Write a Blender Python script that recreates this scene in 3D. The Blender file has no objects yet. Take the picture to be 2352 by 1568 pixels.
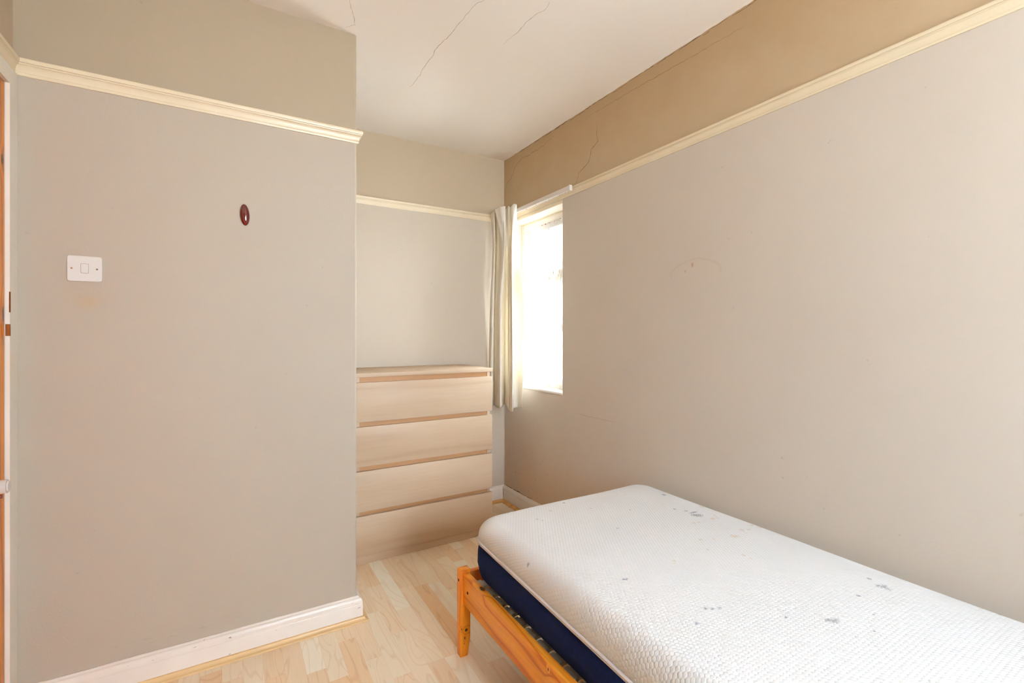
import bpy, bmesh, math, random
import numpy as np
from mathutils import Vector, Matrix

SC = bpy.context.scene
COL = SC.collection
random.seed(7)
PI = math.pi

# ------------------------------------------------------------------ camera, sky, exposure
cam_d = bpy.data.cameras.new('camera')
cam_d.sensor_fit = 'HORIZONTAL'
cam_d.sensor_width = 36.0
cam_d.lens = 36.0 * 1076.38 / 2352.0
cam_d.shift_y = -15.1 / 2352.0
cam_d.clip_start = 0.02
cam = bpy.data.objects.new('camera', cam_d)
COL.objects.link(cam)
cam.location = (0, 0, 1.2)
cam.rotation_euler = (PI / 2, 0, -math.radians(30.6489))
SC.camera = cam

SC.view_settings.view_transform = 'Standard'
SC.view_settings.look = 'None'
SC.view_settings.gamma = 1.0
SC.view_settings.use_curve_mapping = False
SC.view_settings.exposure = 0.0

SKY = 41.0
SC.cycles.diffuse_bounces = 8
SC.cycles.transparent_max_bounces = 16
world = bpy.data.worlds.new('overcast_sky')
SC.world = world
world.use_nodes = True
wn = world.node_tree.nodes
wl = world.node_tree.links
wn.clear()
w_out = wn.new('ShaderNodeOutputWorld')
w_bg = wn.new('ShaderNodeBackground')
w_tc = wn.new('ShaderNodeTexCoord')
w_sep = wn.new('ShaderNodeSeparateXYZ')
w_mr = wn.new('ShaderNodeMapRange')
w_mx = wn.new('ShaderNodeMix')
w_mx.data_type = 'RGBA'
w_mr.interpolation_type = 'SMOOTHSTEP'
w_mr.inputs['From Min'].default_value = -0.25
w_mr.inputs['From Max'].default_value = 0.15
w_mx.inputs['A'].default_value = (0.88, 0.97, 1.05, 1)      # pale paved ground under an overcast sky
w_mx.inputs['B'].default_value = (0.82, 0.95, 1.09, 1)       # white overcast sky
wl.new(w_tc.outputs['Generated'], w_sep.inputs[0])
wl.new(w_sep.outputs['Z'], w_mr.inputs['Value'])
wl.new(w_mr.outputs[0], w_mx.inputs['Factor'])
wl.new(w_mx.outputs['Result'], w_bg.inputs['Color'])
w_bg.inputs['Strength'].default_value = SKY
wl.new(w_bg.outputs[0], w_out.inputs[0])


def portal(name, loc, rot, sx, sy):
    d = bpy.data.lights.new(name, 'AREA')
    d.shape = 'RECTANGLE'
    d.size = sx
    d.size_y = sy
    d.cycles.is_portal = True
    o = bpy.data.objects.new(name, d)
    o.location = loc
    o.rotation_euler = rot
    COL.objects.link(o)
    return o


# added fill lamp, unseen: a daylight bulb in a globe behind the viewer
FILL_POS = (0.62, -0.35, 2.02)
lb = bpy.data.lights.new('fill_bulb', 'POINT')
lb.energy = 19.0
lb.color = (0.90, 0.97, 1.0)
lb.shadow_soft_size = 0.11
lo = bpy.data.objects.new('fill_bulb', lb)
lo.location = FILL_POS
COL.objects.link(lo)
SC.view_settings.exposure = 0.08

# sky portals in the two window openings (they only guide the sky light)
portal('window_portal', (1.96, 2.565, 1.42), (0, PI / 2, 0), 1.16, 0.62)
portal('window_portal', (0.9, -1.61, 1.5), (-PI / 2, 0, 0), 1.0, 1.1)

# ------------------------------------------------------------------ helpers
XL, XR = -0.5913, 1.690        # door wall, window wall
YB, YC, YR = 2.964, 2.040, -1.50   # alcove back wall, chimney breast front, rear wall
XC = 0.4458                    # chimney breast corner
H = 2.4665


def obj(name, verts, faces, mat, parent=None, smooth=False, kind=None):
    me = bpy.data.meshes.new(name)
    off = Vector(parent['_o']) if parent is not None and '_o' in parent else Vector((0, 0, 0))
    me.from_pydata([Vector(v) - off for v in verts], [], faces)
    me.update()
    if smooth:
        me.polygons.foreach_set('use_smooth', [True] * len(me.polygons))
    if mat is not None:
        me.materials.append(mat)
    o = bpy.data.objects.new(name, me)
    COL.objects.link(o)
    if parent is not None:
        o.parent = parent
        if '_o' in parent:
            o['_o'] = (0.0, 0.0, 0.0)
            o['_o'] = tuple(off)
    if kind:
        o['kind'] = kind
    return o


def thing(name, loc, label, cat, group=None):
    o = bpy.data.objects.new(name, None)
    o.empty_display_size = 0.05
    COL.objects.link(o)
    o.location = loc
    o['_o'] = tuple(loc)
    o['label'] = label
    o['category'] = cat
    if group:
        o['group'] = group
    return o


def boxvf(x0, x1, y0, y1, z0, z1):
    v = [(x0, y0, z0), (x1, y0, z0), (x1, y1, z0), (x0, y1, z0),
         (x0, y0, z1), (x1, y0, z1), (x1, y1, z1), (x0, y1, z1)]
    f = [(0, 3, 2, 1), (4, 5, 6, 7), (0, 1, 5, 4), (1, 2, 6, 5), (2, 3, 7, 6), (3, 0, 4, 7)]
    return v, f


def multi(boxes):
    V, F = [], []
    for b in boxes:
        v, f = boxvf(*b)
        n = len(V)
        V += v
        F += [tuple(i + n for i in q) for q in f]
    return V, F


def box(name, b, mat, parent=None, bev=0.0, seg=2, kind=None):
    v, f = boxvf(*b)
    o = obj(name, v, f, mat, parent, kind=kind)
    if bev:
        bevel(o, bev, seg)
    return o


def bevel(o, w, seg=2):
    bm = bmesh.new()
    bm.from_mesh(o.data)
    bmesh.ops.bevel(bm, geom=list(bm.edges), offset=w, segments=seg, affect='EDGES', profile=0.5)
    bm.to_mesh(o.data)
    bm.free()
    for p in o.data.polygons:
        p.use_smooth = True
    o.data.set_sharp_from_angle(angle=math.radians(35))


def cyl(name, c, axis, r, h, mat, parent=None, n=20, sy=1.0, bev=0.0):
    """closed disc/cylinder centred at c, along axis ('X','Y','Z'), starting at c and going +h"""
    V, F = [], []
    for k in (0, 1):
        for i in range(n):
            a = 2 * PI * i / n
            p, q = r * math.cos(a), r * sy * math.sin(a)
            e = h * k
            if axis == 'X':
                V.append((c[0] + e, c[1] + p, c[2] + q))
            elif axis == 'Y':
                V.append((c[0] + p, c[1] + e, c[2] + q))
            else:
                V.append((c[0] + p, c[1] + q, c[2] + e))
    F = [tuple(range(n)), tuple(range(2 * n - 1, n - 1, -1))]
    F += [(i, i + n, (i + 1) % n + n, (i + 1) % n) for i in range(n)]
    o = obj(name, V, F, mat, parent)
    bm = bmesh.new()
    bm.from_mesh(o.data)
    bmesh.ops.recalc_face_normals(bm, faces=bm.faces)
    if bev:
        bmesh.ops.bevel(bm, geom=[e for e in bm.edges if len(e.link_faces) == 2 and abs(e.calc_face_angle(0)) > 1.0],
                        offset=bev, segments=2, affect='EDGES')
    bm.to_mesh(o.data)
    bm.free()
    return o


# ------------------------------------------------------------------ node helpers
class M:
    def __init__(s, name, rough=0.5, spec=0.5):
        s.m = bpy.data.materials.new(name)
        s.m.use_nodes = True
        s.t = s.m.node_tree
        s.b = s.t.nodes['Principled BSDF']
        s.b.inputs['Roughness'].default_value = rough
        s.b.inputs['Specular IOR Level'].default_value = spec

    def n(s, t, **k):
        o = s.t.nodes.new(t)
        for a, b in k.items():
            setattr(o, a, b)
        return o

    def l(s, a, b):
        s.t.links.new(a, b)

    def put(s, inp, v):
        if isinstance(v, (int, float)):
            inp.default_value = v
        elif isinstance(v, tuple):
            inp.default_value = v if len(v) == len(inp.default_value) else v + (1,)
        else:
            s.l(v, inp)

    def math(s, op, a, b=0.0, c=0.0, clamp=False):
        o = s.n('ShaderNodeMath', operation=op)
        o.use_clamp = clamp
        s.put(o.inputs[0], a)
        s.put(o.inputs[1], b)
        s.put(o.inputs[2], c)
        return o.outputs[0]

    def pos(s):
        return s.n('ShaderNodeNewGeometry').outputs['Position']

    def sep(s, v):
        o = s.n('ShaderNodeSeparateXYZ')
        s.l(v, o.inputs[0])
        return o.outputs

    def comb(s, x, y, z):
        o = s.n('ShaderNodeCombineXYZ')
        for i, v in enumerate((x, y, z)):
            s.put(o.inputs[i], v)
        return o.outputs[0]

    def mapping(s, v, scale=(1, 1, 1), loc=(0, 0, 0), rot=(0, 0, 0)):
        o = s.n('ShaderNodeMapping')
        s.l(v, o.inputs[0])
        o.inputs['Scale'].default_value = scale
        o.inputs['Location'].default_value = loc
        o.inputs['Rotation'].default_value = rot
        return o.outputs[0]

    def noise(s, v, scale, detail=3.0, rough=0.5, dist=0.0):
        o = s.n('ShaderNodeTexNoise')
        s.l(v, o.inputs['Vector'])
        o.inputs['Scale'].default_value = scale
        o.inputs['Detail'].default_value = detail
        o.inputs['Roughness'].default_value = rough
        o.inputs['Distortion'].default_value = dist
        return o.outputs['Fac']

    def ramp(s, f, a, b, inter='SMOOTHSTEP', lo=0.0, hi=1.0):
        o = s.n('ShaderNodeMapRange', interpolation_type=inter)
        s.put(o.inputs['Value'], f)
        o.inputs['From Min'].default_value = a
        o.inputs['From Max'].default_value = b
        o.inputs['To Min'].default_value = lo
        o.inputs['To Max'].default_value = hi
        return o.outputs[0]

    def mix(s, f, a, b, mode='MIX'):
        o = s.n('ShaderNodeMix', data_type='RGBA', blend_type=mode)
        s.put(o.inputs['Factor'], f)
        for i, v in ((6, a), (7, b)):
            s.put(o.inputs[i], v)
        return o.outputs[2]

    def bump(s, h, strength=0.3, dist=0.002):
        o = s.n('ShaderNodeBump')
        s.put(o.inputs['Height'], h)
        o.inputs['Strength'].default_value = strength
        o.inputs['Distance'].default_value = dist
        s.l(o.outputs[0], s.b.inputs['Normal'])

    def col(s, v):
        s.put(s.b.inputs['Base Color'], v)

    def ell(s, P, c, r, ax=(0, 1, 2)):
        """normalised elliptical distance of the point P from c with radii r (per given axes)"""
        out = None
        for i, cc, rr in zip(ax, c, r):
            d = s.math('DIVIDE', s.math('SUBTRACT', P[i], cc), rr)
            d = s.math('MULTIPLY', d, d)
            out = d if out is None else s.math('ADD', out, d)
        return s.math('SQRT', out)


def lin(r, g, b):
    f = lambda c: c / 12.92 if c <= 0.04045 else ((c + 0.055) / 1.055) ** 2.4
    return (f(r / 255), f(g / 255), f(b / 255), 1)


def plain(name, c, rough=0.5, spec=0.5, metal=0.0, bumps=0.0, var=0.03):
    m = M(name, rough, spec)
    p = m.pos()
    nz = m.noise(p, 9.0, 3)
    m.col(m.mix(m.ramp(nz, 0.3, 0.7), tuple(x * (1 - var) for x in c[:3]) + (1,), tuple(min(1, x * (1 + var)) for x in c[:3]) + (1,)))
    m.b.inputs['Metallic'].default_value = metal
    if bumps:
        m.bump(m.noise(p, 140.0, 4), bumps, 0.002)
    return m.m


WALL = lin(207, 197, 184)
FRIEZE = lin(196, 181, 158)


def wall_mat(name, marks=None, WALL=WALL, FRIEZE=FRIEZE):
    m = M(name, 0.62, 0.35)
    p = m.pos()
    P = m.sep(p)
    fz = m.ramp(P[2], 2.022, 2.026)
    c = m.mix(fz, WALL, FRIEZE)
    nz = m.noise(p, 1.7, 4, 0.55)
    c = m.mix(m.ramp(nz, 0.3, 0.75, hi=0.10), c, (0.42, 0.33, 0.24, 1))
    # small dirt flecks
    fl = m.noise(p, 34.0, 2, 0.4)
    c = m.mix(m.ramp(fl, 0.76, 0.82, hi=0.22), c, (0.22, 0.19, 0.17, 1))
    if marks:
        c = marks(m, p, P, c)
    m.col(c)
    b = m.math('ADD', m.math('MULTIPLY', m.noise(p, 170.0, 3), 0.35), m.noise(p, 5.0, 3))
    m.bump(b, 0.25, 0.004)
    return m.m


def marks_left(m, p, P, c):
    nz = m.noise(p, 30.0, 4, 0.6)
    # rubbed tan patch under the light switch
    d = m.ell(P, (-0.417, 1.313), (0.055, 0.028), (0, 2))
    d = m.math('ADD', d, m.math('MULTIPLY', nz, 1.3))
    c = m.mix(m.ramp(d, 1.7, 0.75, hi=0.45), c, lin(190, 160, 118))
    d = m.ell(P, (-0.44, 1.34), (0.12, 0.10), (0, 2))
    d = m.math('ADD', d, m.math('MULTIPLY', m.noise(p, 12.0, 4, 0.6), 1.2))
    c = m.mix(m.ramp(d, 1.6, 0.6, hi=0.22), c, lin(180, 160, 135))
    # scuffs above the skirting
    d = m.ell(P, (-0.10, 0.15), (0.34, 0.035), (0, 2))
    s = m.noise(m.mapping(p, (5, 1, 26)), 3.0, 4, 0.6)
    c = m.mix(m.math('MULTIPLY', m.ramp(d, 1.2, 0.4), m.ramp(s, 0.56, 0.72, hi=0.4)), c, lin(150, 140, 130))
    return c


def marks_right(m, p, P, c):
    nz = m.noise(p, 7.0, 5, 0.6)
    # damp, mould-browned plaster, with local shading painted in, in the low far corner
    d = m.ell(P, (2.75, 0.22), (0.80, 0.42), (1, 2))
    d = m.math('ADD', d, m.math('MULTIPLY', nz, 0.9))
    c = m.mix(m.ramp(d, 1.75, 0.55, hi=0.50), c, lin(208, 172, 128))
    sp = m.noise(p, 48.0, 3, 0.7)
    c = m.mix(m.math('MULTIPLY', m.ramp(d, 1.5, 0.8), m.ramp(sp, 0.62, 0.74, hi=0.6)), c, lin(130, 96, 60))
    # browner towards the top of the frieze, then browner over all of it
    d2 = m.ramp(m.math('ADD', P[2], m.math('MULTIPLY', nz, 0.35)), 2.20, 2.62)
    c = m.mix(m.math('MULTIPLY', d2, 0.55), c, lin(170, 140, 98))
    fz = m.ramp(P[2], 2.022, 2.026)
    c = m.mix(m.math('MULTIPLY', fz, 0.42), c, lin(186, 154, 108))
    # ghost of a removed fitting
    d = m.ell(P, (1.325, 1.462), (0.125, 0.062), (1, 2))
    d = m.math('ADD', d, m.math('MULTIPLY', m.noise(p, 22.0, 3), 0.22))
    ring = m.math('ABSOLUTE', m.math('SUBTRACT', d, 1.10))
    up = m.ramp(m.math('ADD', P[2], m.math('MULTIPLY', m.noise(p, 14.0, 2), 0.05)), 1.455, 1.50)
    c = m.mix(m.math('MULTIPLY', up, m.ramp(ring, 0.10, 0.0, hi=0.15)), c, lin(170, 146, 112))
    d = m.ell(P, (1.335, 1.500), (0.006, 0.011), (1, 2))
    c = m.mix(m.ramp(d, 1.2, 0.5, hi=0.6), c, lin(178, 128, 84))
    d = m.ell(P, (1.372, 1.477), (0.005, 0.007), (1, 2))
    c = m.mix(m.ramp(d, 1.2, 0.5, hi=0.45), c, lin(178, 138, 94))
    # long faint scratch
    ln = m.math('ABSOLUTE', m.math('SUBTRACT', P[2], m.math('ADD', 0.746, m.math('MULTIPLY', m.noise(p, 6.0, 2), 0.006))))
    k = m.math('MULTIPLY', m.ramp(ln, 0.004, 0.0), m.math('MULTIPLY', m.ramp(P[1], 1.78, 1.86), m.ramp(P[1], 2.17, 2.08)))
    c = m.mix(m.math('MULTIPLY', k, 0.25), c, lin(140, 118, 95))
    return c


MAT = {}
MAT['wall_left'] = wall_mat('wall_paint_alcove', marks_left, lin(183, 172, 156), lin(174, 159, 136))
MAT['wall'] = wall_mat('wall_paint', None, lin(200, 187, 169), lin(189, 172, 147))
MAT['wall_right'] = wall_mat('wall_paint_damp_shade', marks_right)


def ceiling_mat():
    m = M('ceiling_paint', 0.7, 0.3)
    p = m.pos()
    P = m.sep(p)
    c = m.mix(m.ramp(m.noise(p, 1.1, 4), 0.3, 0.7), lin(247, 241, 232), lin(243, 236, 225))
    d = m.ell(P, (1.69, 2.96), (0.34, 0.22), (0, 1))
    d = m.math('ADD', d, m.math('MULTIPLY', m.noise(p, 9.0, 4), 0.8))
    c = m.mix(m.ramp(d, 1.3, 0.5, hi=0.4), c, lin(196, 170, 132))
    m.col(c)
    m.bump(m.math('ADD', m.noise(p, 4.0, 3), m.math('MULTIPLY', m.noise(p, 120.0, 2), 0.25)), 0.25, 0.004)
    return m.m


MAT['ceiling'] = ceiling_mat()


def gloss_mat(name, a, b, chips=0.0):
    m = M(name, 0.32, 0.5)
    p = m.pos()
    c = m.mix(m.ramp(m.noise(p, 5.0, 3), 0.3, 0.7), a, b)
    if chips:
        n = m.noise(m.mapping(p, (30, 30, 90)), 1.3, 3, 0.5)
        c = m.mix(m.ramp(n, 0.70, 0.74, hi=chips), c, lin(120, 122, 130))
    m.col(c)
    m.bump(m.noise(p, 60.0, 3), 0.12, 0.002)
    return m.m


MAT['cream'] = gloss_mat('cream_gloss_paint', lin(230, 216, 187), lin(226, 210, 180))
MAT['skirting'] = gloss_mat('white_gloss_paint_chipped', lin(236, 229, 219), lin(231, 222, 211), 0.75)
MAT['white_wood'] = gloss_mat('white_window_paint', lin(240, 236, 226), lin(236, 230, 216))
MAT['plastic'] = plain('white_plastic', lin(220, 217, 211), 0.3, 0.5, var=0.01)
MAT['track'] = plain('white_track_plastic', lin(228, 222, 216), 0.4, 0.5, var=0.01)
MAT['chrome'] = plain('screw_chrome', (0.6, 0.58, 0.55, 1), 0.25, 0.5, 1.0)
MAT['groove'] = plain('switch_gap_shadow_grey', lin(160, 152, 146), 0.6)
MAT['crack'] = plain('crack_dark_plaster', lin(92, 66, 36), 0.95, 0.1)
MAT['crack_light'] = plain('hairline_crack', lin(178, 164, 146), 0.95, 0.1)
MAT['crack_mid'] = plain('frieze_hairline_crack', lin(132, 102, 66), 0.95, 0.1)
MAT['chipped'] = plain('bare_chipped_wood', lin(140, 82, 40), 0.8, 0.2, bumps=0.5, var=0.3)
MAT['hole'] = plain('dark_hole', lin(36, 20, 10), 0.9, 0.1)


def red_mat():
    m = M('dark_red_lacquer', 0.12, 0.6)
    p = m.pos()
    m.col(m.mix(m.ramp(m.noise(p, 30, 2), 0.3, 0.7), lin(112, 0, 6), lin(88, 0, 5)))
    m.b.inputs['Coat Weight'].default_value = 1.0
    m.b.inputs['Coat Roughness'].default_value = 0.08
    return m.m


MAT['red'] = red_mat()


def wood_mat(name, light, mid, dark, axis, scale=1.0, knots=(), rough=0.4, contrast=0.8, rings=26.0, spec=0.5, blotch=0.0):
    """grain runs along the given axis; knots are (centre, radii) in room metres"""
    m = M(name, rough, spec)
    p = m.pos()
    P = m.sep(p)
    kd = None
    for c, r in knots:
        d = m.ell(P, c, r)
        kd = d if kd is None else m.math('MINIMUM', kd, d)
    sc = [1.0, 1.0, 1.0]
    sc[axis] = 0.11
    q = m.mapping(p, tuple(sc))
    w = m.n('ShaderNodeVectorMath', operation='SCALE')
    nn = m.n('ShaderNodeTexNoise')
    m.l(q, nn.inputs['Vector'])
    nn.inputs['Scale'].default_value = 7.0 * scale
    nn.inputs['Detail'].default_value = 2.0
    m.l(nn.outputs['Color'], w.inputs[0])
    w.inputs['Scale'].default_value = 0.22
    ad = m.n('ShaderNodeVectorMath', operation='ADD')
    m.l(q, ad.inputs[0])
    m.l(w.outputs[0], ad.inputs[1])
    A = m.sep(ad.outputs[0])
    r2 = None
    for i in range(3):
        k = m.math('MULTIPLY', A[i], A[i])
        r2 = k if r2 is None else m.math('ADD', r2, k)
    r1 = m.math('SQRT', r2)
    if kd is not None:
        r1 = m.math('ADD', r1, m.math('MULTIPLY', m.ramp(kd, 3.5, 0.8, lo=0.0, hi=1.0), 0.028))
    band = m.math('FRACT', m.math('MULTIPLY', r1, rings * scale))
    band = m.math('ABSOLUTE', m.math('SUBTRACT', band, 0.5))
    fine_sc = [150.0 * scale] * 3
    fine_sc[axis] = 5.0 * scale
    fine = m.noise(m.mapping(p, tuple(fine_sc)), 1.0, 3, 0.6)
    c = m.mix(m.ramp(band, 0.0, 0.5), mid, light)
    c = m.mix(m.math('MULTIPLY', m.ramp(fine, 0.35, 0.75), contrast * 0.5), c, dark)
    c = m.mix(m.math('MULTIPLY', m.ramp(band, 0.14, 0.0), contrast), c, dark)
    if blotch:
        c = m.mix(m.ramp(m.noise(p, 2.2, 3), 0.4, 0.7, hi=blotch), c, dark)
    if kd is not None:
        kd2 = m.math('ADD', kd, m.math('MULTIPLY', m.noise(p, 110.0, 3), 0.55))
        c = m.mix(m.ramp(kd2, 1.9, 1.1, hi=0.38), c, dark)
        c = m.mix(m.ramp(kd2, 1.2, 0.95, hi=0.93), c, lin(52, 26, 8))
    m.col(c)
    m.bump(fine, 0.08, 0.001)
    return m.m


PL, PM_, PD = lin(252, 176, 64), lin(246, 156, 36), lin(200, 100, 8)
bed_knots = [((0.735, 1.008, 0.258), (0.03, 0.017, 0.010)), ((0.735, 1.045, 0.292), (0.03, 0.003, 0.005)),
             ((0.750, 1.470, 0.304), (0.010, 0.020, 0.02)),
             ((0.747, 1.595, 0.096), (0.007, 0.02, 0.007)), ((0.741, 1.595, 0.068), (0.003, 0.02, 0.007)),
             ((0.739, 1.595, 0.048), (0.002, 0.02, 0.002)), ((0.727, 1.595, 0.105), (0.002, 0.01, 0.005))]
MAT['pine'] = wood_mat('honey_pine', PL, PM_, PD, 1, 1.0, bed_knots, 0.33, 0.85, 30.0)
MAT['pine_post'] = wood_mat('honey_pine_post', PM_, lin(238, 144, 26), PD, 2, 1.0, bed_knots, 0.36, 0.75, 34.0)
door_knots = [((-0.59, 1.965, 1.72), (0.03, 0.010, 0.02)), ((-0.59, 1.972, 1.26), (0.03, 0.008, 0.03))]
MAT['pine_door'] = wood_mat('pine_door_wood', lin(232, 150, 36), lin(214, 124, 14), lin(156, 78, 6), 2, 1.0, door_knots, 0.35, 0.6, 24.0)
MAT['oak'] = wood_mat('pale_oak_veneer', lin(208, 185, 158), lin(203, 178, 150), lin(186, 155, 124), 0, 0.7, (), 0.45, 0.42, 14.0, 0.35, 0.10)
MAT['oak_dark'] = wood_mat('oak_rail_foil', lin(206, 160, 112), lin(198, 150, 102), lin(176, 124, 78), 0, 0.8, (), 0.5, 0.4, 14.0)
MAT['bead'] = wood_mat('ash_bead_wood', lin(226, 196, 146), lin(220, 186, 132), lin(196, 156, 100), 0, 0.8, (), 0.3, 0.3, 16.0)
MAT['slat'] = plain('pale_slat_wood', lin(206, 198, 182), 0.45, 0.4, bumps=0.1)
MAT['cap'] = plain('grey_slat_cap_plastic', lin(196, 194, 186), 0.35, 0.5)


def plank_mat(i, a, b, d):
    m = M('beech_laminate_%s' % 'abcdef'[i], 0.36, 0.45)
    tc = m.pos()
    oi = m.n('ShaderNodeObjectInfo')
    vm = m.n('ShaderNodeVectorMath', operation='SCALE')
    m.l(m.comb(oi.outputs['Random'], m.math('MULTIPLY', oi.outputs['Random'], 3.7), 0.0), vm.inputs[0])
    vm.inputs['Scale'].default_value = 9.0
    ad = m.n('ShaderNodeVectorMath', operation='ADD')
    m.l(tc, ad.inputs[0])
    m.l(vm.outputs[0], ad.inputs[1])
    q = m.mapping(ad.outputs[0], (1.0, 0.16, 1.0))
    nz = m.noise(q, 6.5, 2, 0.45, 0.6)
    band = m.math('ABSOLUTE', m.math('SUBTRACT', m.math('FRACT', m.math('MULTIPLY', nz, 17.0)), 0.5))
    fine = m.noise(m.mapping(ad.outputs[0], (260, 9, 1)), 1.0, 2, 0.6)
    c = m.mix(m.ramp(m.noise(q, 3.0, 2), 0.3, 0.7), a, b)
    c = m.mix(m.ramp(band, 0.14, 0.0, hi=0.42), c, d)
    c = m.mix(m.ramp(fine, 0.4, 0.75, hi=0.16), c, d)
    m.col(c)
    m.bump(fine, 0.04, 0.0005)
    return m.m


TONES = [(lin(248, 241, 221), lin(245, 237, 214), lin(230, 208, 174)),      # cream
         (lin(246, 233, 208), lin(243, 228, 201), lin(226, 198, 160)),      # light
         (lin(243, 225, 196), lin(238, 216, 184), lin(217, 180, 138)),      # tan
         (lin(240, 215, 180), lin(235, 205, 166), lin(212, 168, 120)),      # warm
         (lin(234, 196, 150), lin(242, 222, 190), lin(208, 158, 108))]      # orange streaked
MAT['plank'] = [plank_mat(i, *t) for i, t in enumerate(TONES)]

# ------------------------------------------------------------------ room shell
WT = 0.27
Y0w, Y1w, Z0w, Z1w = 2.258, 2.872, 0.838, 1.989


def rounded_block(name, x0, x1, y0, y1, z0, z1, r, corners, mat, n=6):
    """vertical prism, the named plan corners rounded; corners: set of (sx, sy)"""
    pts = []
    for sx, sy, a0 in ((1, -1, -PI / 2), (1, 1, 0), (-1, 1, PI / 2), (-1, -1, PI)):
        cx = x1 if sx > 0 else x0
        cy = y1 if sy > 0 else y0
        if (sx, sy) in corners:
            for k in range(n + 1):
                a = a0 + PI / 2 * k / n
                pts.append((cx - sx * r + r * math.cos(a), cy - sy * r + r * math.sin(a)))
        else:
            pts.append((cx, cy))
    N = len(pts)
    V = [(x, y, z0) for x, y in pts] + [(x, y, z1) for x, y in pts]
    F = [tuple(range(N - 1, -1, -1)), tuple(range(N, 2 * N))]
    F += [(i, (i + 1) % N, (i + 1) % N + N, i + N) for i in range(N)]
    o = obj(name, V, F, mat)
    for p in o.data.polygons[2:]:
        p.use_smooth = True
    o.data.set_sharp_from_angle(angle=math.radians(40))
    return o


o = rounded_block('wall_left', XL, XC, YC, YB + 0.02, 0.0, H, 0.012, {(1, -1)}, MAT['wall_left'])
o['kind'] = 'structure'
o['label'] = 'beige plastered chimney breast wall left of the alcove'
WL = o
# door wall, with the door opening
DY0, DY1, DZ = 1.215, 1.983, 1.958
v, f = multi([(XL - 0.14, XL, YR - WT, DY0, 0, H), (XL - 0.14, XL, DY1, YC + 0.1, 0, H), (XL - 0.14, XL, DY0, DY1, DZ, H)])
obj('wall_door', v, f, MAT['wall'], kind='structure')
box('wall_back', (XL, XR + WT, YB, YB + 0.2, 0, H), MAT['wall'], kind='structure')
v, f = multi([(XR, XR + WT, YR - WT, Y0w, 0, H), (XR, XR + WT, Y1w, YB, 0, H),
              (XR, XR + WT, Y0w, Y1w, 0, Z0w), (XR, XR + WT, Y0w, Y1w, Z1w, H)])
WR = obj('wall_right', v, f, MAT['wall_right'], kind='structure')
RX0, RX1, RZ0, RZ1 = 0.40, 1.40, 0.95, 2.05
v, f = multi([(XL, RX0, YR - 0.2, YR, 0, H), (RX1, XR, YR - 0.2, YR, 0, H),
              (RX0, RX1, YR - 0.2, YR, 0, RZ0), (RX0, RX1, YR - 0.2, YR, RZ1, H)])
obj('wall_rear', v, f, MAT['wall'], kind='structure')
CE = box('ceiling', (XL - 0.15, XR + WT, YR - WT, YB + 0.2, H, H + 0.12), MAT['ceiling'], kind='structure')

# floor slab with the laminate strips on it
FL = box('floor', (XL - 0.15, XR + WT, YR - WT, YB + 0.2, -0.10, -0.008), plain('floor_underlay', lin(120, 90, 60), 0.9), kind='structure')
PW = 0.0645
PX0 = 0.607
overrides = {  # column index from PX0 : (joints, tones between them from far to near)
    0: ([2.012, 1.628, 1.15], [0, 1, 2]),
    1: ([2.62, 2.18, 1.627, 1.20], [2, 2, 2, 0]),
    2: ([2.155, 1.66, 1.30], [2, 4, 1]),
    3: ([2.147, 1.522, 1.10], [1, 0, 2]),
    4: ([2.50, 2.05, 1.60, 1.22], [3, 2, 1, 0]),
    5: ([2.37, 1.90, 1.45], [2, 1, 1]),
    6: ([2.60, 2.288, 1.83], [2, 3, 0]),
    7: ([2.42, 1.98], [1, 2]),
    8: ([2.66, 2.22], [1, 3]),
    9: ([2.74, 2.36], [3, 1]),
    10: ([2.55], [3]),
    -1: ([2.262, 1.86, 1.48], [3, 2, 1]),
    -2: ([2.05, 1.62, 1.20], [2, 1, 2]),
    -3: ([1.758, 1.33], [2, 1]),
    -4: ([1.92, 1.56, 1.12], [2, 3, 2]),
    -5: ([1.718, 1.31], [1, 3]),
    -6: ([2.10, 1.794, 1.40], [1, 0, 2]),
    -7: ([1.62], [2]),
    -8: ([1.839, 1.45], [2, 3]),
    -9: ([1.70], [1]),
    -10: ([1.90, 1.50], [1, 2]),
    -11: ([1.975, 1.60], [1, 3])}
unit_v, unit_f = boxvf(0, 1, 0, 1, 0, 1)
unit = []
for i, mm in enumerate(MAT['plank']):
    me = bpy.data.meshes.new('plank')
    # long box with a narrow eased top edge so that the joints read
    V = [(0, 0, 0), (1, 0, 0), (1, 1, 0), (0, 1, 0),
         (0, 0, .96), (1, 0, .96), (1, 1, .96), (0, 1, .96),
         (.003, .0005, 1), (.997, .0005, 1), (.997, .9995, 1), (.003, .9995, 1)]
    Fp = [(0, 3, 2, 1), (8, 9, 10, 11)] + [(a, (a + 1) % 4, (a + 1) % 4 + 4, a + 4) for a in range(4)] + \
         [(a + 4, (a + 1) % 4 + 4, (a + 1) % 4 + 8, a + 8) for a in range(4)]
    me.from_pydata(V, [], Fp)
    me.materials.append(mm)
    unit.append(me)
rest = {0: [], 1: [], 2: [], 3: [], 4: []}
rnd = random.Random(3)
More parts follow.
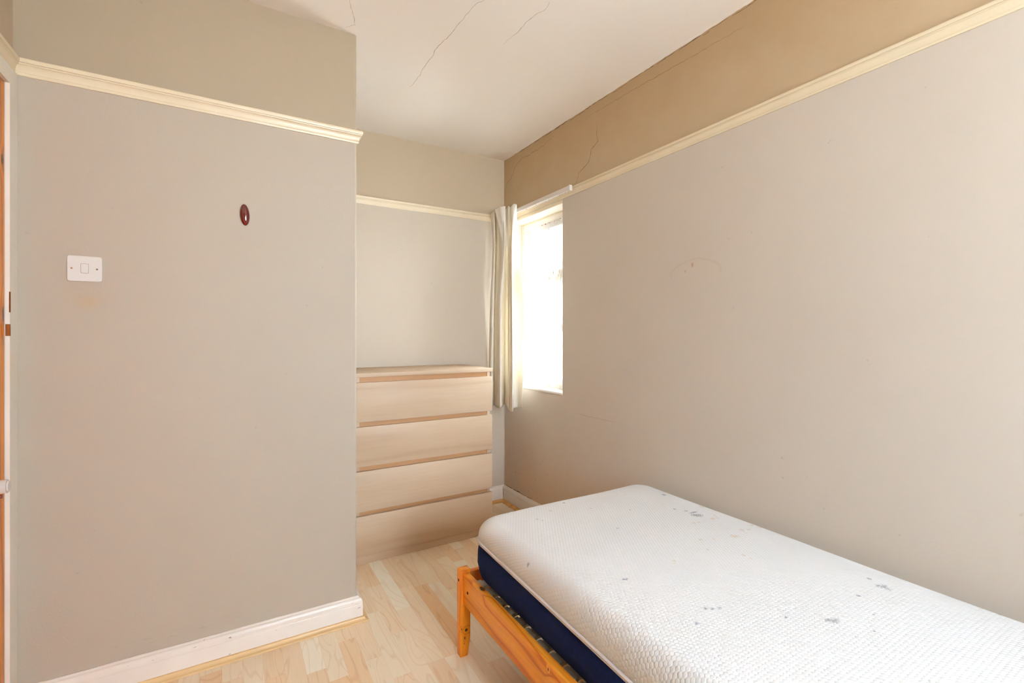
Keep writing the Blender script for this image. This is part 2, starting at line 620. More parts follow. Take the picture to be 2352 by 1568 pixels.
for k in range(-19, 17):
    x0 = PX0 + k * PW
    x1 = x0 + PW
    if x1 < XL + 0.005 or x0 > XR:
        continue
    x0 = max(x0, XL)
    x1 = min(x1, XR)
    far_lim = YC if x1 <= XC else YB
    if k in overrides:
        js, tn = overrides[k]
        js = list(js)
        tn = list(tn)
    else:
        js, tn = [2.75 - rnd.random() * 0.4], [rnd.choice([0, 1, 2, 3])]
    while js[-1] > YR + 0.3:
        js.append(js[-1] - rnd.uniform(0.34, 0.5))
        tn.append(rnd.choice([0, 1, 1, 2, 2, 3]))
    edges = [YB + 0.001] + js + [YR]
    tones = [rnd.choice([1, 2, 3])] + tn
    for a, b, t in zip(edges[1:], edges[:-1], tones[1:] + [2]):
        pass
    for i in range(len(edges) - 1):
        b, a = edges[i], edges[i + 1]
        # tone list gives the strip lying between joint i-1 and joint i counted from the far end
        t = tones[min(i + 1, len(tones) - 1)] if k in overrides else tones[min(i, len(tones) - 1)]
        if k in overrides:
            t = overrides[k][1][i] if i < len(overrides[k][1]) else tones[min(i, len(tones) - 1)]
        if a >= far_lim:
            continue
        b2 = min(b, far_lim)
        if b2 - a < 0.01:
            continue
        seen = b2 > 0.95 and (x1 > -0.25) and x0 < 1.69 and not (x0 > 1.0 and b2 < 2.0)
        if seen:
            o = bpy.data.objects.new('plank', unit[t])
            COL.objects.link(o)
            o.parent = FL
            o.location = (x0 + 0.0001, a + 0.0002, -0.008)
            o.scale = (x1 - x0 - 0.0002, b2 - a - 0.0004, 0.008)
        else:
            rest[t].append((x0, x1 - 0.0003, a, b2 - 0.0004, -0.008, 0.0))
V, F, MI = [], [], []
for t, bs in rest.items():
    v, f = multi(bs)
    n = len(V)
    V += v
    F += [tuple(i + n for i in q) for q in f]
    MI += [t] * len(f)
o = obj('laminate_strips', V, F, MAT['plank'][0], FL, kind='stuff')
for mm in MAT['plank'][1:]:
    o.data.materials.append(mm)
o.data.polygons.foreach_set('material_index', MI)


# ------------------------------------------------------------------ mouldings along the walls
def run(name, a, b, na, nb, nrm, prof, mat, kind='structure', smooth=True):
    """sweep prof [(projection, z)] from a to b; na / nb are the neighbours' inward normals (None = square end)"""
    V, F = [], []
    for P, nn in ((a, na), (b, nb)):
        for p, z in prof:
            x = P[0] + nrm[0] * p + (nn[0] * p if nn else 0)
            y = P[1] + nrm[1] * p + (nn[1] * p if nn else 0)
            V.append((x, y, z))
    N = len(prof)
    F = [(i, (i + 1) % N, (i + 1) % N + N, i + N) for i in range(N)] + [tuple(range(N - 1, -1, -1)), tuple(range(N, 2 * N))]
    o = obj(name, V, F, mat)
    bm = bmesh.new()
    bm.from_mesh(o.data)
    bmesh.ops.recalc_face_normals(bm, faces=bm.faces)
    bm.to_mesh(o.data)
    bm.free()
    if smooth:
        for p in o.data.polygons:
            p.use_smooth = True
        o.data.set_sharp_from_angle(angle=math.radians(32))
    if kind:
        o['kind'] = kind
    return o


def arc(cx, cz, r, a0, a1, n=5):
    return [(cx + r * math.cos(math.radians(a0 + (a1 - a0) * i / n)), cz + r * math.sin(math.radians(a0 + (a1 - a0) * i / n))) for i in range(n + 1)]


def rail_prof(zt, h):
    s = h / 0.05
    pr = [(0, zt - h), (0.005, zt - h), (0.0065, zt - h + .004 * s), (0.0065, zt - h + .008 * s)]
    pr += [(0.0075, zt - h + .009 * s)]
    pr += [(0.0075 + 0.0105 * (1 - math.cos(t * PI / 10)), zt - h + (.009 + .022 * math.sin(t * PI / 10)) * s) for t in range(1, 6)]
    pr += [(0.0185, zt - .0165 * s), (0.0165, zt - .0155 * s), (0.0165, zt - .0145 * s), (0.0200, zt - .0135 * s), (0.0215, zt - .009 * s), (0.0215, zt - .003), (0.0195, zt), (0, zt)]
    return pr


nE, nW, nN, nS = (1, 0), (-1, 0), (0, 1), (0, -1)
A_, B_, C_, D_, E_, F_ = (XL, YR), (XR, YR), (XR, YB), (XC, YB), (XC, YC), (XL, YC)
run('trim_1', F_, E_, nE, nE, nS, rail_prof(2.0576, 0.050), MAT['cream'])
run('trim_2', E_, D_, nS, nS, nE, rail_prof(2.0576, 0.050), MAT['cream'])
run('trim_3', D_, C_, nE, nW, nS, rail_prof(2.055, 0.046), MAT['cream'])
run('trim_4', C_, B_, nS, nN, nW, rail_prof(2.055, 0.042), MAT['cream'])
run('trim_5', A_, F_, nN, nS, nE, rail_prof(2.0576, 0.050), MAT['cream'])
run('trim_6', B_, A_, nW, nE, nN, rail_prof(2.0576, 0.050), MAT['cream'])

BZ = 0.006


def skirt_prof(h):
    t = 0.0205
    pr = [(0, 0), (t, 0), (t, h - .034), (t - .0015, h - .031), (t - .0008, h - .028)]
    pr += [(t - .001 - .011 * (1 - math.cos(k * PI / 10)), h - .028 + .022 * math.sin(k * PI / 10)) for k in range(1, 6)]
    pr += [(0.0065, h - .003), (0.004, h), (0, h)]
    return pr


def bead_prof():
    t = 0.0205
    return [(t, 0.0), (t + .020, 0), (t + .0205, .004), (t + .019, .006), (t + .0175, .0062)] + \
        arc(t + .0175, .0185, .0125, 262, 185, 5) + [(t + .003, .0185), (t, .0185)]


run('baseboard_left', F_, E_, nE, nE, nS, skirt_prof(0.100), MAT['skirting'])
run('baseboard_alcove', E_, D_, nS, nS, nE, skirt_prof(0.100), MAT['skirting'])
run('baseboard_back', D_, C_, nE, nW, nS, skirt_prof(0.112), MAT['skirting'])
run('baseboard_right', C_, B_, nS, nN, nW, skirt_prof(0.112), MAT['skirting'])
run('baseboard_rear', B_, A_, nW, nE, nN, skirt_prof(0.100), MAT['skirting'])
run('baseboard_door', A_, (XL, DY0 - 0.07), nN, None, nE, skirt_prof(0.100), MAT['skirting'])
run('trim_7', F_, E_, nE, nE, nS, bead_prof(), MAT['bead'])
run('trim_8', E_, D_, nS, nS, nE, bead_prof(), MAT['bead'])
MAT['bead2'] = wood_mat('oak_bead_wood', lin(222, 172, 104), lin(214, 160, 90), lin(180, 122, 58), 0, 0.8, (), 0.35, 0.35, 16.0)
run('trim_9', D_, C_, nE, nW, nS, bead_prof(), MAT['bead2'])
run('trim_10', C_, B_, nS, nN, nW, bead_prof(), MAT['bead2'])


# ------------------------------------------------------------------ cracks
def ribbon(name, pts, nrm, width, mat, parent, jag=0.004, seed=1, lift=0.0006):
    """thin jagged crack lying on a wall or ceiling plane; pts are 3-D, nrm the surface normal"""
    r = random.Random(seed)
    P = [Vector(p) for p in pts]
    Q = []
    for a, b in zip(P[:-1], P[1:]):
        n = max(2, int((b - a).length / 0.012))
        for i in range(n):
            Q.append(a.lerp(b, i / n))
    Q.append(P[-1])
    N = Vector(nrm)
    V, F = [], []
    for i, q in enumerate(Q):
        t = (Q[min(i + 1, len(Q) - 1)] - Q[max(i - 1, 0)]).normalized()
        s = t.cross(N).normalized()
        j = s * r.uniform(-jag, jag) * (0 if i in (0, len(Q) - 1) else 1)
        w = width * (0.35 + 0.65 * math.sin(PI * (i + .5) / len(Q))) * r.uniform(0.6, 1.4)
        base = q + j
        V += [base - s * w / 2 + N * 0.0001, base + N * lift, base + s * w / 2 + N * 0.0001]
        if i:
            k = 3 * i
            F += [(k - 3, k - 2, k + 1, k), (k - 2, k - 1, k + 2, k + 1)]
    return obj(name, V, F, mat, parent)


cz = H
ribbon('crack', [(.375, 1.838, cz), (.389, 1.88, cz), (.407, 1.918, cz), (.424, 1.975, cz), (.407, 1.994, cz), (.396, 2.007, cz)], (0, 0, -1), .0016, MAT['crack_light'], CE, .002, 1)
ribbon('crack', [(.813, 1.579, cz), (.80, 1.605, cz), (.793, 1.64, cz), (.792, 1.68, cz), (.788, 1.722, cz), (.784, 1.777, cz), (.787, 1.827, cz), (.779, 1.879, cz), (.769, 1.935, cz), (.77, 1.978, cz), (.778, 2.027, cz), (.772, 2.083, cz), (.774, 2.135, cz), (.779, 2.193, cz), (.772, 2.33, cz)], (0, 0, -1), .0020, MAT['crack_light'], CE, .003, 2)
ribbon('crack', [(1.032, 1.463, cz), (1.042, 1.493, cz), (1.027, 1.551, cz), (1.018, 1.601, cz), (1.022, 1.668, cz), (1.013, 1.724, cz), (1.011, 1.777, cz)], (0, 0, -1), .0016, MAT['crack_light'], CE, .003, 3)
wx = XR
ribbon('crack', [(wx, 1.950, 2.34), (wx, 1.950, 2.282), (wx, 1.943, 2.245), (wx, 1.957, 2.238), (wx, 1.997, 2.218), (wx, 2.004, 2.187), (wx, 2.019, 2.158), (wx, 2.045, 2.144), (wx, 2.087, 2.13), (wx, 2.107, 2.121), (wx, 2.118, 2.095), (wx, 2.134, 2.06)], (-1, 0, 0), .0023, MAT['crack'], WR, .002, 4)
ribbon('crack', [(wx, 2.343, 2.421), (wx, 2.413, 2.414), (wx, 2.451, 2.403), (wx, 2.521, 2.399), (wx, 2.593, 2.403), (wx, 2.614, 2.396), (wx, 2.679, 2.406), (wx, 2.735, 2.400), (wx, 2.793, 2.385), (wx, 2.822, 2.358), (wx, 2.84, 2.333), (wx, 2.876, 2.306), (wx, 2.932, 2.290), (wx, 2.95, 2.245), (wx, 2.955, 2.16)], (-1, 0, 0), .0021, MAT['crack_mid'], WR, .004, 5)
ribbon('crack', [(wx, 2.02, 2.412), (wx, 1.724, 2.407), (wx, 1.554, 2.403), (wx, 1.404, 2.396), (wx, 1.271, 2.393), (wx, 1.10, 2.388)], (-1, 0, 0), .0016, MAT['crack_mid'], WR, .003, 6)
# open joint where the ceiling plaster has broken away from the window wall
r5 = random.Random(11)
y = 2.75
for seg in range(40):
    L = r5.uniform(0.03, 0.12)
    if y - L < 0.6:
        break
    zt = H - r5.uniform(0.004, 0.011)
    pts = [(wx, y, zt - r5.uniform(-.002, .002)), (wx, y - L * .4, zt - r5.uniform(0, .003)), (wx, y - L * .8, zt), (wx, y - L, zt + .002)]
    ribbon('crack', pts, (-1, 0, 0), r5.uniform(.0014, .0036), MAT['crack'], WR, .0012, 30 + seg)
    y -= L + (r5.uniform(0.0, 0.03) if r5.random() < .6 else 0)
# broken plaster lip of the ceiling at that joint
V, F = [], []
yy = 2.94
i = 0
while yy > 0.3:
    w = 0.003 + 0.0065 * abs(math.sin(yy * 7.3)) * r5.random()
    zz = H - 0.0035 * r5.random() - .0008
    V += [(XR - 0.0005, yy, zz), (XR - w - .003, yy, zz + .0003), (XR - w - .010, yy, H - .0001)]
    if i:
        k = 3 * i
        F += [(k - 3, k, k + 1, k - 2), (k - 2, k + 1, k + 2, k - 1)]
    i += 1
    yy -= r5.uniform(.008, .03)
obj('plaster_lip', V, F, MAT['ceiling'], CE)
# cracks over the damp skirting board
ribbon('crack', [(wx, 2.935, .116), (wx, 2.88, .112), (wx, 2.82, .110), (wx, 2.77, .118), (wx, 2.74, .113), (wx, 2.70, .110), (wx, 2.60, .1135)], (-1, 0, 0), .006, MAT['crack'], WR, .003, 71)
ribbon('crack', [(XR - .021, YB - .0195, .112), (XR - .022, YB - .0212, .06), (XR - .0205, YB - .0212, .02)], (-.7, -.7, 0), .003, MAT['crack'], WR, .001, 72)
# thick filler ridge down the far corner
V, F = [], []
for i in range(60):
    z = 0.12 + (2.0 - .12) * i / 59
    r = 0.004 + 0.003 * abs(math.sin(i * .7)) * random.random()
    V += [(XR - r - .003, YB - .0002, z), (XR - r * .6, YB - r * .6, z), (XR - .0002, YB - r - .003, z)]
    if i:
        k = 3 * i
        F += [(k - 3, k - 2, k + 1, k), (k - 2, k - 1, k + 2, k + 1)]
obj('filler_ridge', V, F, MAT['wall'], WR, smooth=True)

# ------------------------------------------------------------------ door on the left
dr = obj('door_1', *multi([(XL - 0.045, XL - 0.0005, DY0 + .002, DY1 - .0015, 0.004, DZ - 0.002)]), MAT['pine_door'], kind='structure')
bevel(dr, 0.004, 3)
dr['label'] = 'varnished knotty pine door at the left edge'
for (a, b, c, d) in ((DY0 + .10, DY0 + .34, 0.22, 0.82), (DY0 + .43, DY1 - .10, 0.22, 0.82), (DY0 + .10, DY0 + .34, 1.0, 1.84), (DY0 + .43, DY1 - .10, 1.0, 1.84)):
    box('door_panel', (XL - .008, XL + .003, a, b, c, d), MAT['pine_door'], dr, 0.003)
kn = cyl('door_handle', (XL - .006, 1.935, 0.757), 'X', 0.017, 0.030, MAT['plastic'], dr, 20, 1.15, 0.004)
cyl('handle_screw', (XL - .005, 1.946, 0.726), 'X', 0.006, 0.010, plain('dark_red_metal', lin(110, 40, 20), .4), dr, 12)
v, f = multi([(XL - 0.14, XL - 0.046, DY1 - .012, DY1, 0, DZ), (XL - 0.14, XL - 0.046, DY0, DY0 + .012, 0, DZ), (XL - 0.14, XL - 0.046, DY0, DY1, DZ - .012, DZ)])
obj('door_stop', v, f, MAT['cream'], dr)
v, f = multi([(XL, XL + 0.0105, DY1, YC - 0.001, 0, DZ + 0.0520), (XL, XL + 0.0105, DY0 - .057, DY0, 0, DZ + .052), (XL, XL + .0105, DY0, DY1, DZ, DZ + .052)])
ar = obj('trim_11', v, f, MAT['white_wood'], kind='structure')
ar['label'] = 'cream painted door surround in the left corner'
box('chipped_notch', (XL + .001, XL + .0112, DY1 - .0016, DY1 + .004, 1.197, 1.232), MAT['chipped'], ar, 0.001)
box('chipped_edge', (XL + .0085, XL + .0112, DY1 - .0008, DY1 + .004, 1.268, 1.330), MAT['chipped'], ar, 0.0004)

# ------------------------------------------------------------------ window 1 (in the right wall)
FX = 1.790
wf = bpy.data.objects.new('window_1', None)
COL.objects.link(wf)
wf['kind'] = 'structure'
wf['label'] = 'narrow white casement window behind a lace net curtain'
wf.location = (FX, (Y0w + Y1w) / 2, Z0w)
wf['_o'] = tuple(wf.location)
fo = obj('window_frame', *multi([(FX, FX + .07, Y0w, Y0w + .045, Z0w, Z1w), (FX, FX + .07, Y1w - .055, Y1w, Z0w, Z1w),
                                 (FX, FX + .07, Y0w + .045, Y1w - .055, Z1w - .048, Z1w), (FX, FX + .07, Y0w + .045, Y1w - .055, Z0w, Z0w + .05),
                                 (FX + .01, FX + .06, Y0w + .045, Y1w - .055, 1.555, 1.60)]), MAT['white_wood'], wf)
bevel(fo, .003, 2)
for nm, za, zb in (('casement_sash', Z0w + .052, 1.553), ('fanlight_sash', 1.602, Z1w - .052)):
    ya, yb = Y0w + .047, Y1w - .057
    s = obj(nm, *multi([(FX + .016, FX + .055, ya, ya + .042, za, zb), (FX + .016, FX + .055, yb - .042, yb, za, zb),
                        (FX + .016, FX + .055, ya + .042, yb - .042, za, za + .042), (FX + .016, FX + .055, ya + .042, yb - .042, zb - .042, zb)]), MAT['white_wood'], wf)
    bevel(s, .003, 2)
    gm = bpy.data.materials.get('window_glass')
    if gm is None:
        g = M('window_glass')
        t = g.n('ShaderNodeBsdfTransparent')
        gl = g.n('ShaderNodeBsdfGlossy')
        gl.inputs['Roughness'].default_value = 0.02
        fr = g.n('ShaderNodeFresnel')
        fr.inputs['IOR'].default_value = 1.5
        mxs = g.n('ShaderNodeMixShader')
        g.l(fr.outputs[0], mxs.inputs[0])
        g.l(t.outputs[0], mxs.inputs[1])
        g.l(gl.outputs[0], mxs.inputs[2])
        g.l(mxs.outputs[0], g.t.nodes['Material Output'].inputs[0])
        gm = g.m
    box('pane', (FX + .032, FX + .036, ya + .040, yb - .040, za + .040, zb - .040), gm, s)
cyl('window_latch', (FX + .006, Y0w + .075, 1.15), 'X', 0.010, 0.012, MAT['white_wood'], wf, 12)
sill = box('window_sill', (XR - .005, FX + .0005, Y0w, Y1w, Z0w, Z0w + .015), MAT['white_wood'], wf, 0.003)
# painted lining of the reveal
ln = obj('reveal_lining', *multi([(XR + .0002, FX, Y0w, Y1w, Z1w - .0015, Z1w)]), MAT['white_wood'], wf)
# quadrant bead between frame and reveal
run_b = obj('glazing_bead', *multi([(FX - .008, FX, Y1w - .010, Y1w - .0015, Z0w + .015, Z1w - .0015), (FX - .008, FX, Y0w + .0015, Y1w - .010, Z1w - .009, Z1w - .0015)]), MAT['cream'], wf)
bevel(run_b, .002, 2)
# plaster lintel lip over the opening
box('lintel_edge', (XR - .0016, XR + .001, Y0w, Y1w, Z1w - .0005, Z1w + .0225), MAT['cream'], wf, .0006)

box('draught_gap', (FX - .0012, FX + .001, Y0w + .045, Y1w - .14, 1.9375, 1.9412), MAT['chipped'], wf)

# unseen rear window added behind the camera to light the near half
wr = bpy.data.objects.new('fill_window', None)
COL.objects.link(wr)
wr['kind'] = 'structure'
wr['label'] = 'added unseen white framed window in the rear wall for fill light'
wr.location = ((RX0 + RX1) / 2, YR - .1, RZ0)
wr['_o'] = tuple(wr.location)
yf = YR - .12
xm = (RX0 + RX1) / 2
s = obj('window_frame', *multi([(RX0, RX0 + .05, yf, yf + .06, RZ0, RZ1), (RX1 - .05, RX1, yf, yf + .06, RZ0, RZ1),
                                (RX0 + .05, RX1 - .05, yf, yf + .06, RZ1 - .05, RZ1), (RX0 + .05, RX1 - .05, yf, yf + .06, RZ0, RZ0 + .05),
                                (xm - .025, xm + .025, yf, yf + .06, RZ0 + .05, RZ1 - .05)]), MAT['white_wood'], wr)
bevel(s, .003, 2)
for xa, xb in ((RX0 + .05, xm - .025), (xm + .025, RX1 - .05)):
    box('pane', (xa, xb, yf + .028, yf + .032, RZ0 + .05, RZ1 - .05), gm, s)
box('window_sill', (RX0 - .03, RX1 + .03, yf + .06, YR + .03, RZ0 - .022, RZ0), MAT['white_wood'], wr, .004)


# ------------------------------------------------------------------ net curtain
def net_mat():
    m = M('lace_net')
    uv = m.n('ShaderNodeUVMap', uv_map='UVMap').outputs[0]
    U = m.sep(uv)
    fl = m.n('ShaderNodeTexVoronoi', feature='DISTANCE_TO_EDGE')
    m.l(uv, fl.inputs['Vector'])
    fl.inputs['Scale'].default_value = 22.0
    flow = m.ramp(m.noise(uv, 9.0, 3, 0.6, 0.8), 0.47, 0.56)
    line = m.ramp(fl.outputs['Distance'], 0.05, 0.02)
    mesh = m.noise(m.mapping(uv, (1, 1, 1)), 420.0, 1)
    hem = m.math('MAXIMUM', m.ramp(U[1], 1.035, 1.045), m.ramp(U[0], 0.025, 0.02))
    a = m.math('ADD', 0.24, m.math('MULTIPLY', flow, 0.20))
    a = m.math('ADD', a, m.math('MULTIPLY', line, 0.12))
    a = m.math('ADD', a, m.math('MULTIPLY', hem, 0.34))
    a = m.math('ADD', a, m.math('MULTIPLY', mesh, 0.10), clamp=True)
    t = m.n('ShaderNodeBsdfTransparent')
    d = m.n('ShaderNodeBsdfDiffuse')
    d.inputs['Color'].default_value = (0.92, 0.91, 0.89, 1)
    tr = m.n('ShaderNodeBsdfTranslucent')
    tr.inputs['Color'].default_value = (0.92, 0.91, 0.88, 1)
    s1 = m.n('ShaderNodeMixShader')
    s1.inputs[0].default_value = 0.5
    m.l(d.outputs[0], s1.inputs[1])
    m.l(tr.outputs[0], s1.inputs[2])
    s2 = m.n('ShaderNodeMixShader')
    m.l(a, s2.inputs[0])
    m.l(t.outputs[0], s2.inputs[1])
    m.l(s1.outputs[0], s2.inputs[2])
    # doubled cloth (heading, side hem, woven flower motifs) lets almost nothing through
    motif = m.math('MULTIPLY', m.ramp(m.noise(m.mapping(uv, (2.2, 1, 1)), 17.0, 3, 0.65, 0.6), 0.53, 0.60), m.ramp(m.noise(uv, 3.1, 1), 0.36, 0.50))
    opq = m.math('MAXIMUM', m.math('MULTIPLY', hem, 0.93), m.math('MULTIPLY', motif, 0.955))
    d2 = m.n('ShaderNodeBsdfDiffuse')
    d2.inputs['Color'].default_value = (0.86, 0.85, 0.82, 1)
    s3 = m.n('ShaderNodeMixShader')
    m.l(opq, s3.inputs[0])
    m.l(s2.outputs[0], s3.inputs[1])
    m.l(d2.outputs[0], s3.inputs[2])
    m.l(s3.outputs[0], m.t.nodes['Material Output'].inputs[0])
    return m.m


def sheet(name, func, nu, nv, mat, parent=None, uvf=None, solid=0.0):
    V, F, UV = [], [], []
    for j in range(nv + 1):
        for i in range(nu + 1):
            V.append(func(i / nu, j / nv))
            UV.append(uvf(i / nu, j / nv) if uvf else (i / nu, j / nv))
    for j in range(nv):
        for i in range(nu):
            a = j * (nu + 1) + i
            F.append((a, a + 1, a + nu + 2, a + nu + 1))
    o = obj(name, V, F, mat, parent, smooth=True)
    ul = o.data.uv_layers.new(name='UVMap')
    idx = np.empty(len(o.data.loops), dtype=np.int32)
    o.data.loops.foreach_get('vertex_index', idx)
    ul.data.foreach_set('uv', np.array(UV, dtype=np.float32)[idx].ravel())
    if solid:
        md = o.modifiers.new('thickness', 'SOLIDIFY')
        md.thickness = solid
        md.offset = 0
    return o


nett = thing('net_curtain', (1.782, 2.5, 0.86), 'gathered white lace net curtain hanging across the small window', 'net curtain')


def net_f(u, v):
    z = 0.858 + (1.938 - 0.858) * v
    ph = u * 2 * PI * 12
    am = 0.0075 * (0.8 + .4 * math.sin(u * 31))
    g = math.sin(ph + 0.8 * math.sin(v * 4 + u * 9)) * am
    if v > 0.955:
        g = g * 0.35 + 0.0022 * math.sin(u * 2 * PI * 46)
    y = 2.266 + (2.735 + 0.085 * (1 - v) ** 1.2 - 2.266) * u
    x = 1.781 - 0.022 * (1 - v) * u
    if v > 0.975:
        z += 0.004 * math.sin(u * 2 * PI * 23) + 0.003 * math.sin(u * 2 * PI * 9)
    if v < 0.03:
        z += 0.004 * math.sin(u * 2 * PI * 14)
    return (x + g, y + 0.003 * math.cos(ph), z)


obj_net = sheet('lace_panel', net_f, 260, 70, net_mat(), nett, lambda u, v: (u * 0.9, v * 1.08))
cyl('curtain_wire', (1.782, 2.262, 1.930), 'Y', 0.0018, 0.59, MAT['track'], nett, 8)

# ------------------------------------------------------------------ curtain track
trk = thing('curtain_track', (1.645, 2.118, 2.03), 'white plastic curtain track along the picture rail above the window', 'curtain track')
tx0, tx1, tz0, tz1 = 1.632, 1.648, 2.0225, 2.0475
tr = obj('rail_channel', *multi([(tx0, tx0 + .003, 2.122, 2.935, tz0, tz1), (tx1 - .002, tx1, 2.122, 2.935, tz0 + .001, tz1), (tx0 + .003, tx1 - .002, 2.122, 2.935, tz1 - .003, tz1),
                                 (tx0 + .003, tx0 + .0055, 2.122, 2.935, tz0, tz0 + .003), (tx1 - .0045, tx1 - .002, 2.122, 2.935, tz0 + .001, tz0 + .003)]), MAT['track'], trk)
box('end_cap', (tx0 - .002, tx1 + .003, 2.112, 2.124, tz0 - .005, tz1 + .003), MAT['plastic'], trk, .003)
for yb in (2.20, 2.60):
    box('bracket', (tx1, XR - .0212, yb, yb + .022, 2.030, 2.040), MAT['track'], trk, .001)
g0 = None
for gy in (2.150, 2.232, 2.345, 2.462, 2.580):
    v, f = boxvf(tx0 + .004, tx0 + .010, gy, gy + .007, tz0 - .008, tz0 + .004)
    o = obj('glider', v, f, MAT['plastic'], trk)
    bevel(o, .0015, 2)


# ------------------------------------------------------------------ curtain
def fabric_mat():
    m = M('cream_curtain_cloth', 0.85, 0.15)
    p = m.pos()
    weave = m.noise(m.mapping(p, (700, 700, 700)), 1.0, 2)
    c = m.mix(m.ramp(m.noise(p, 6.0, 3), 0.3, 0.7), lin(250, 246, 238), lin(247, 241, 231))
    m.col(c)
    m.bump(weave, 0.15, 0.0006)
    tr = m.n('ShaderNodeBsdfTranslucent')
    tr.inputs['Color'].default_value = lin(252, 246, 230)
    s = m.n('ShaderNodeMixShader')
    s.inputs[0].default_value = 0.18
    m.l(m.b.outputs[0], s.inputs[1])
    m.l(tr.outputs[0], s.inputs[2])
    m.l(s.outputs[0], m.t.nodes['Material Output'].inputs[0])
    return m.m


def catmull(P, t):
    n = len(P) - 1
    x = min(max(t, 0), 1) * n
    i = min(int(x), n - 1)
    f = x - i
    p0, p1, p2, p3 = P[max(i - 1, 0)], P[i], P[i + 1], P[min(i + 2, n)]
    return tuple(0.5 * (2 * b + (c - a) * f + (2 * a - 5 * b + 4 * c - d) * f * f + (3 * b - a - 3 * c + d) * f ** 3) for a, b, c, d in zip(p0, p1, p2, p3))


# plan outlines of the gathered cloth (x, y) at five heights
LEV = [
    (2.062, 'TOP'),
    (1.830, 'UP'),
    (1.405, 'MID'),
    (1.000, 'LOW'),
    (0.712, 'BOT')]
PLAN = CURTAIN_PLAN = {
    'TOP': [(1.578, 2.936), (1.56, 2.929), (1.548, 2.88), (1.552, 2.856), (1.59, 2.913), (1.575, 2.867), (1.56, 2.802), (1.556, 2.759), (1.565, 2.745), (1.608, 2.808), (1.59, 2.753), (1.58, 2.712), (1.6, 2.723), (1.585, 2.675), (1.588, 2.652), (1.598, 2.641), (1.612, 2.658), (1.622, 2.68)],
    'UP': [(1.575, 2.911), (1.558, 2.893), (1.545, 2.849), (1.56, 2.864), (1.6, 2.918), (1.575, 2.841), (1.555, 2.775), (1.548, 2.727), (1.553, 2.712), (1.615, 2.808), (1.59, 2.741), (1.568, 2.692), (1.6, 2.729), (1.572, 2.664), (1.575, 2.652), (1.606, 2.699), (1.63, 2.71), (1.642, 2.691)],
    'MID': [(1.565, 2.938), (1.55, 2.916), (1.535, 2.869), (1.545, 2.856), (1.585, 2.91), (1.56, 2.839), (1.545, 2.781), (1.55, 2.76), (1.58, 2.783), (1.622, 2.826), (1.6, 2.764), (1.57, 2.695), (1.59, 2.712), (1.56, 2.644), (1.558, 2.624), (1.606, 2.693), (1.64, 2.687), (1.62, 2.584)],
    'LOW': [(1.563, 2.954), (1.548, 2.932), (1.535, 2.882), (1.545, 2.868), (1.585, 2.917), (1.56, 2.845), (1.545, 2.787), (1.545, 2.757), (1.575, 2.78), (1.622, 2.832), (1.595, 2.761), (1.568, 2.692), (1.585, 2.698), (1.56, 2.638), (1.556, 2.615), (1.605, 2.691), (1.636, 2.681), (1.622, 2.592)],
    'BOT': [(1.558, 2.971), (1.545, 2.94), (1.53, 2.879), (1.54, 2.865), (1.575, 2.905), (1.555, 2.843), (1.535, 2.775), (1.535, 2.739), (1.56, 2.76), (1.615, 2.826), (1.59, 2.759), (1.56, 2.684), (1.575, 2.686), (1.555, 2.635), (1.55, 2.605), (1.6, 2.683), (1.625, 2.668), (1.622, 2.609)],
}


def cur_f(u, v):
    # v=1 top
    zt = 2.058 + 0.003 * math.sin(u * 40) + 0.004 * u
    zb = 0.712 + 0.008 * math.sin(u * 13 + 1) - 0.010 * math.exp(-((u - .72) / .05) ** 2)
    zs = [l[0] for l in LEV]
    z = zb + (zt - zb) * v
    zz = 0.712 + (2.062 - 0.712) * v
    pts = [catmull(PLAN[n], u) for _, n in LEV]
    k = 0
    while k < 3 and zz < zs[k + 1]:
        k += 1
    # smooth interpolation in height
    f = (zs[k] - zz) / (zs[k] - zs[k + 1])
    f = min(max(f, 0), 1)
    p0, p1, p2, p3 = pts[max(k - 1, 0)], pts[k], pts[k + 1], pts[min(k + 2, 4)]
    q = tuple(0.5 * (2 * b + (c - a) * f + (2 * a - 5 * b + 4 * c - d) * f * f + (3 * b - a - 3 * c + d) * f ** 3) for a, b, c, d in zip(p0, p1, p2, p3))
    return (min(q[0], 1.682), min(q[1], 2.955), z)


cur = thing('curtain', (1.60, 2.75, 0.70), 'cream cotton curtain bunched in folds in the far corner beside the window', 'curtain')
cl = sheet('curtain_cloth', cur_f, 220, 110, fabric_mat(), cur, None, 0.0022)
FQ = [(1.54, 2.828), (1.556, 2.717), (1.548, 2.721), (1.566, 2.717)]


def flap_f(u, v):
    # heading fold hanging over the front of the gathers, narrowing to a point
    w = 1 - v
    a = [FQ[0][k] * (1 - w) * 0 + FQ[2][k] * (1 - v) + FQ[0][k] * v for k in (0, 1)]
    b = [FQ[3][k] * (1 - v) + FQ[1][k] * v for k in (0, 1)]
    bul = 0.009 * math.sin(PI * u) * (0.3 + .7 * v) + 0.003 * math.sin(u * 9 + v * 2) * v
    x = a[0] + (b[0] - a[0]) * u - bul
    y = a[1] + (b[1] - a[1]) * u - bul * .3
    z = 1.785 + (2.0605 - 1.785) * v + .010 * (u - .3) * (1 - v)
    return (x, y, z)


sheet('folded_flap', flap_f, 24, 30, cl.data.materials[0], cur, None, 0.002)
for gy in (2.70, 2.76, 2.83, 2.90):
    box('curtain_hook', (tx0 + .004, tx0 + .010, gy, gy + .006, tz0 - .012, tz0 + .004), MAT['plastic'], cur, .0012)

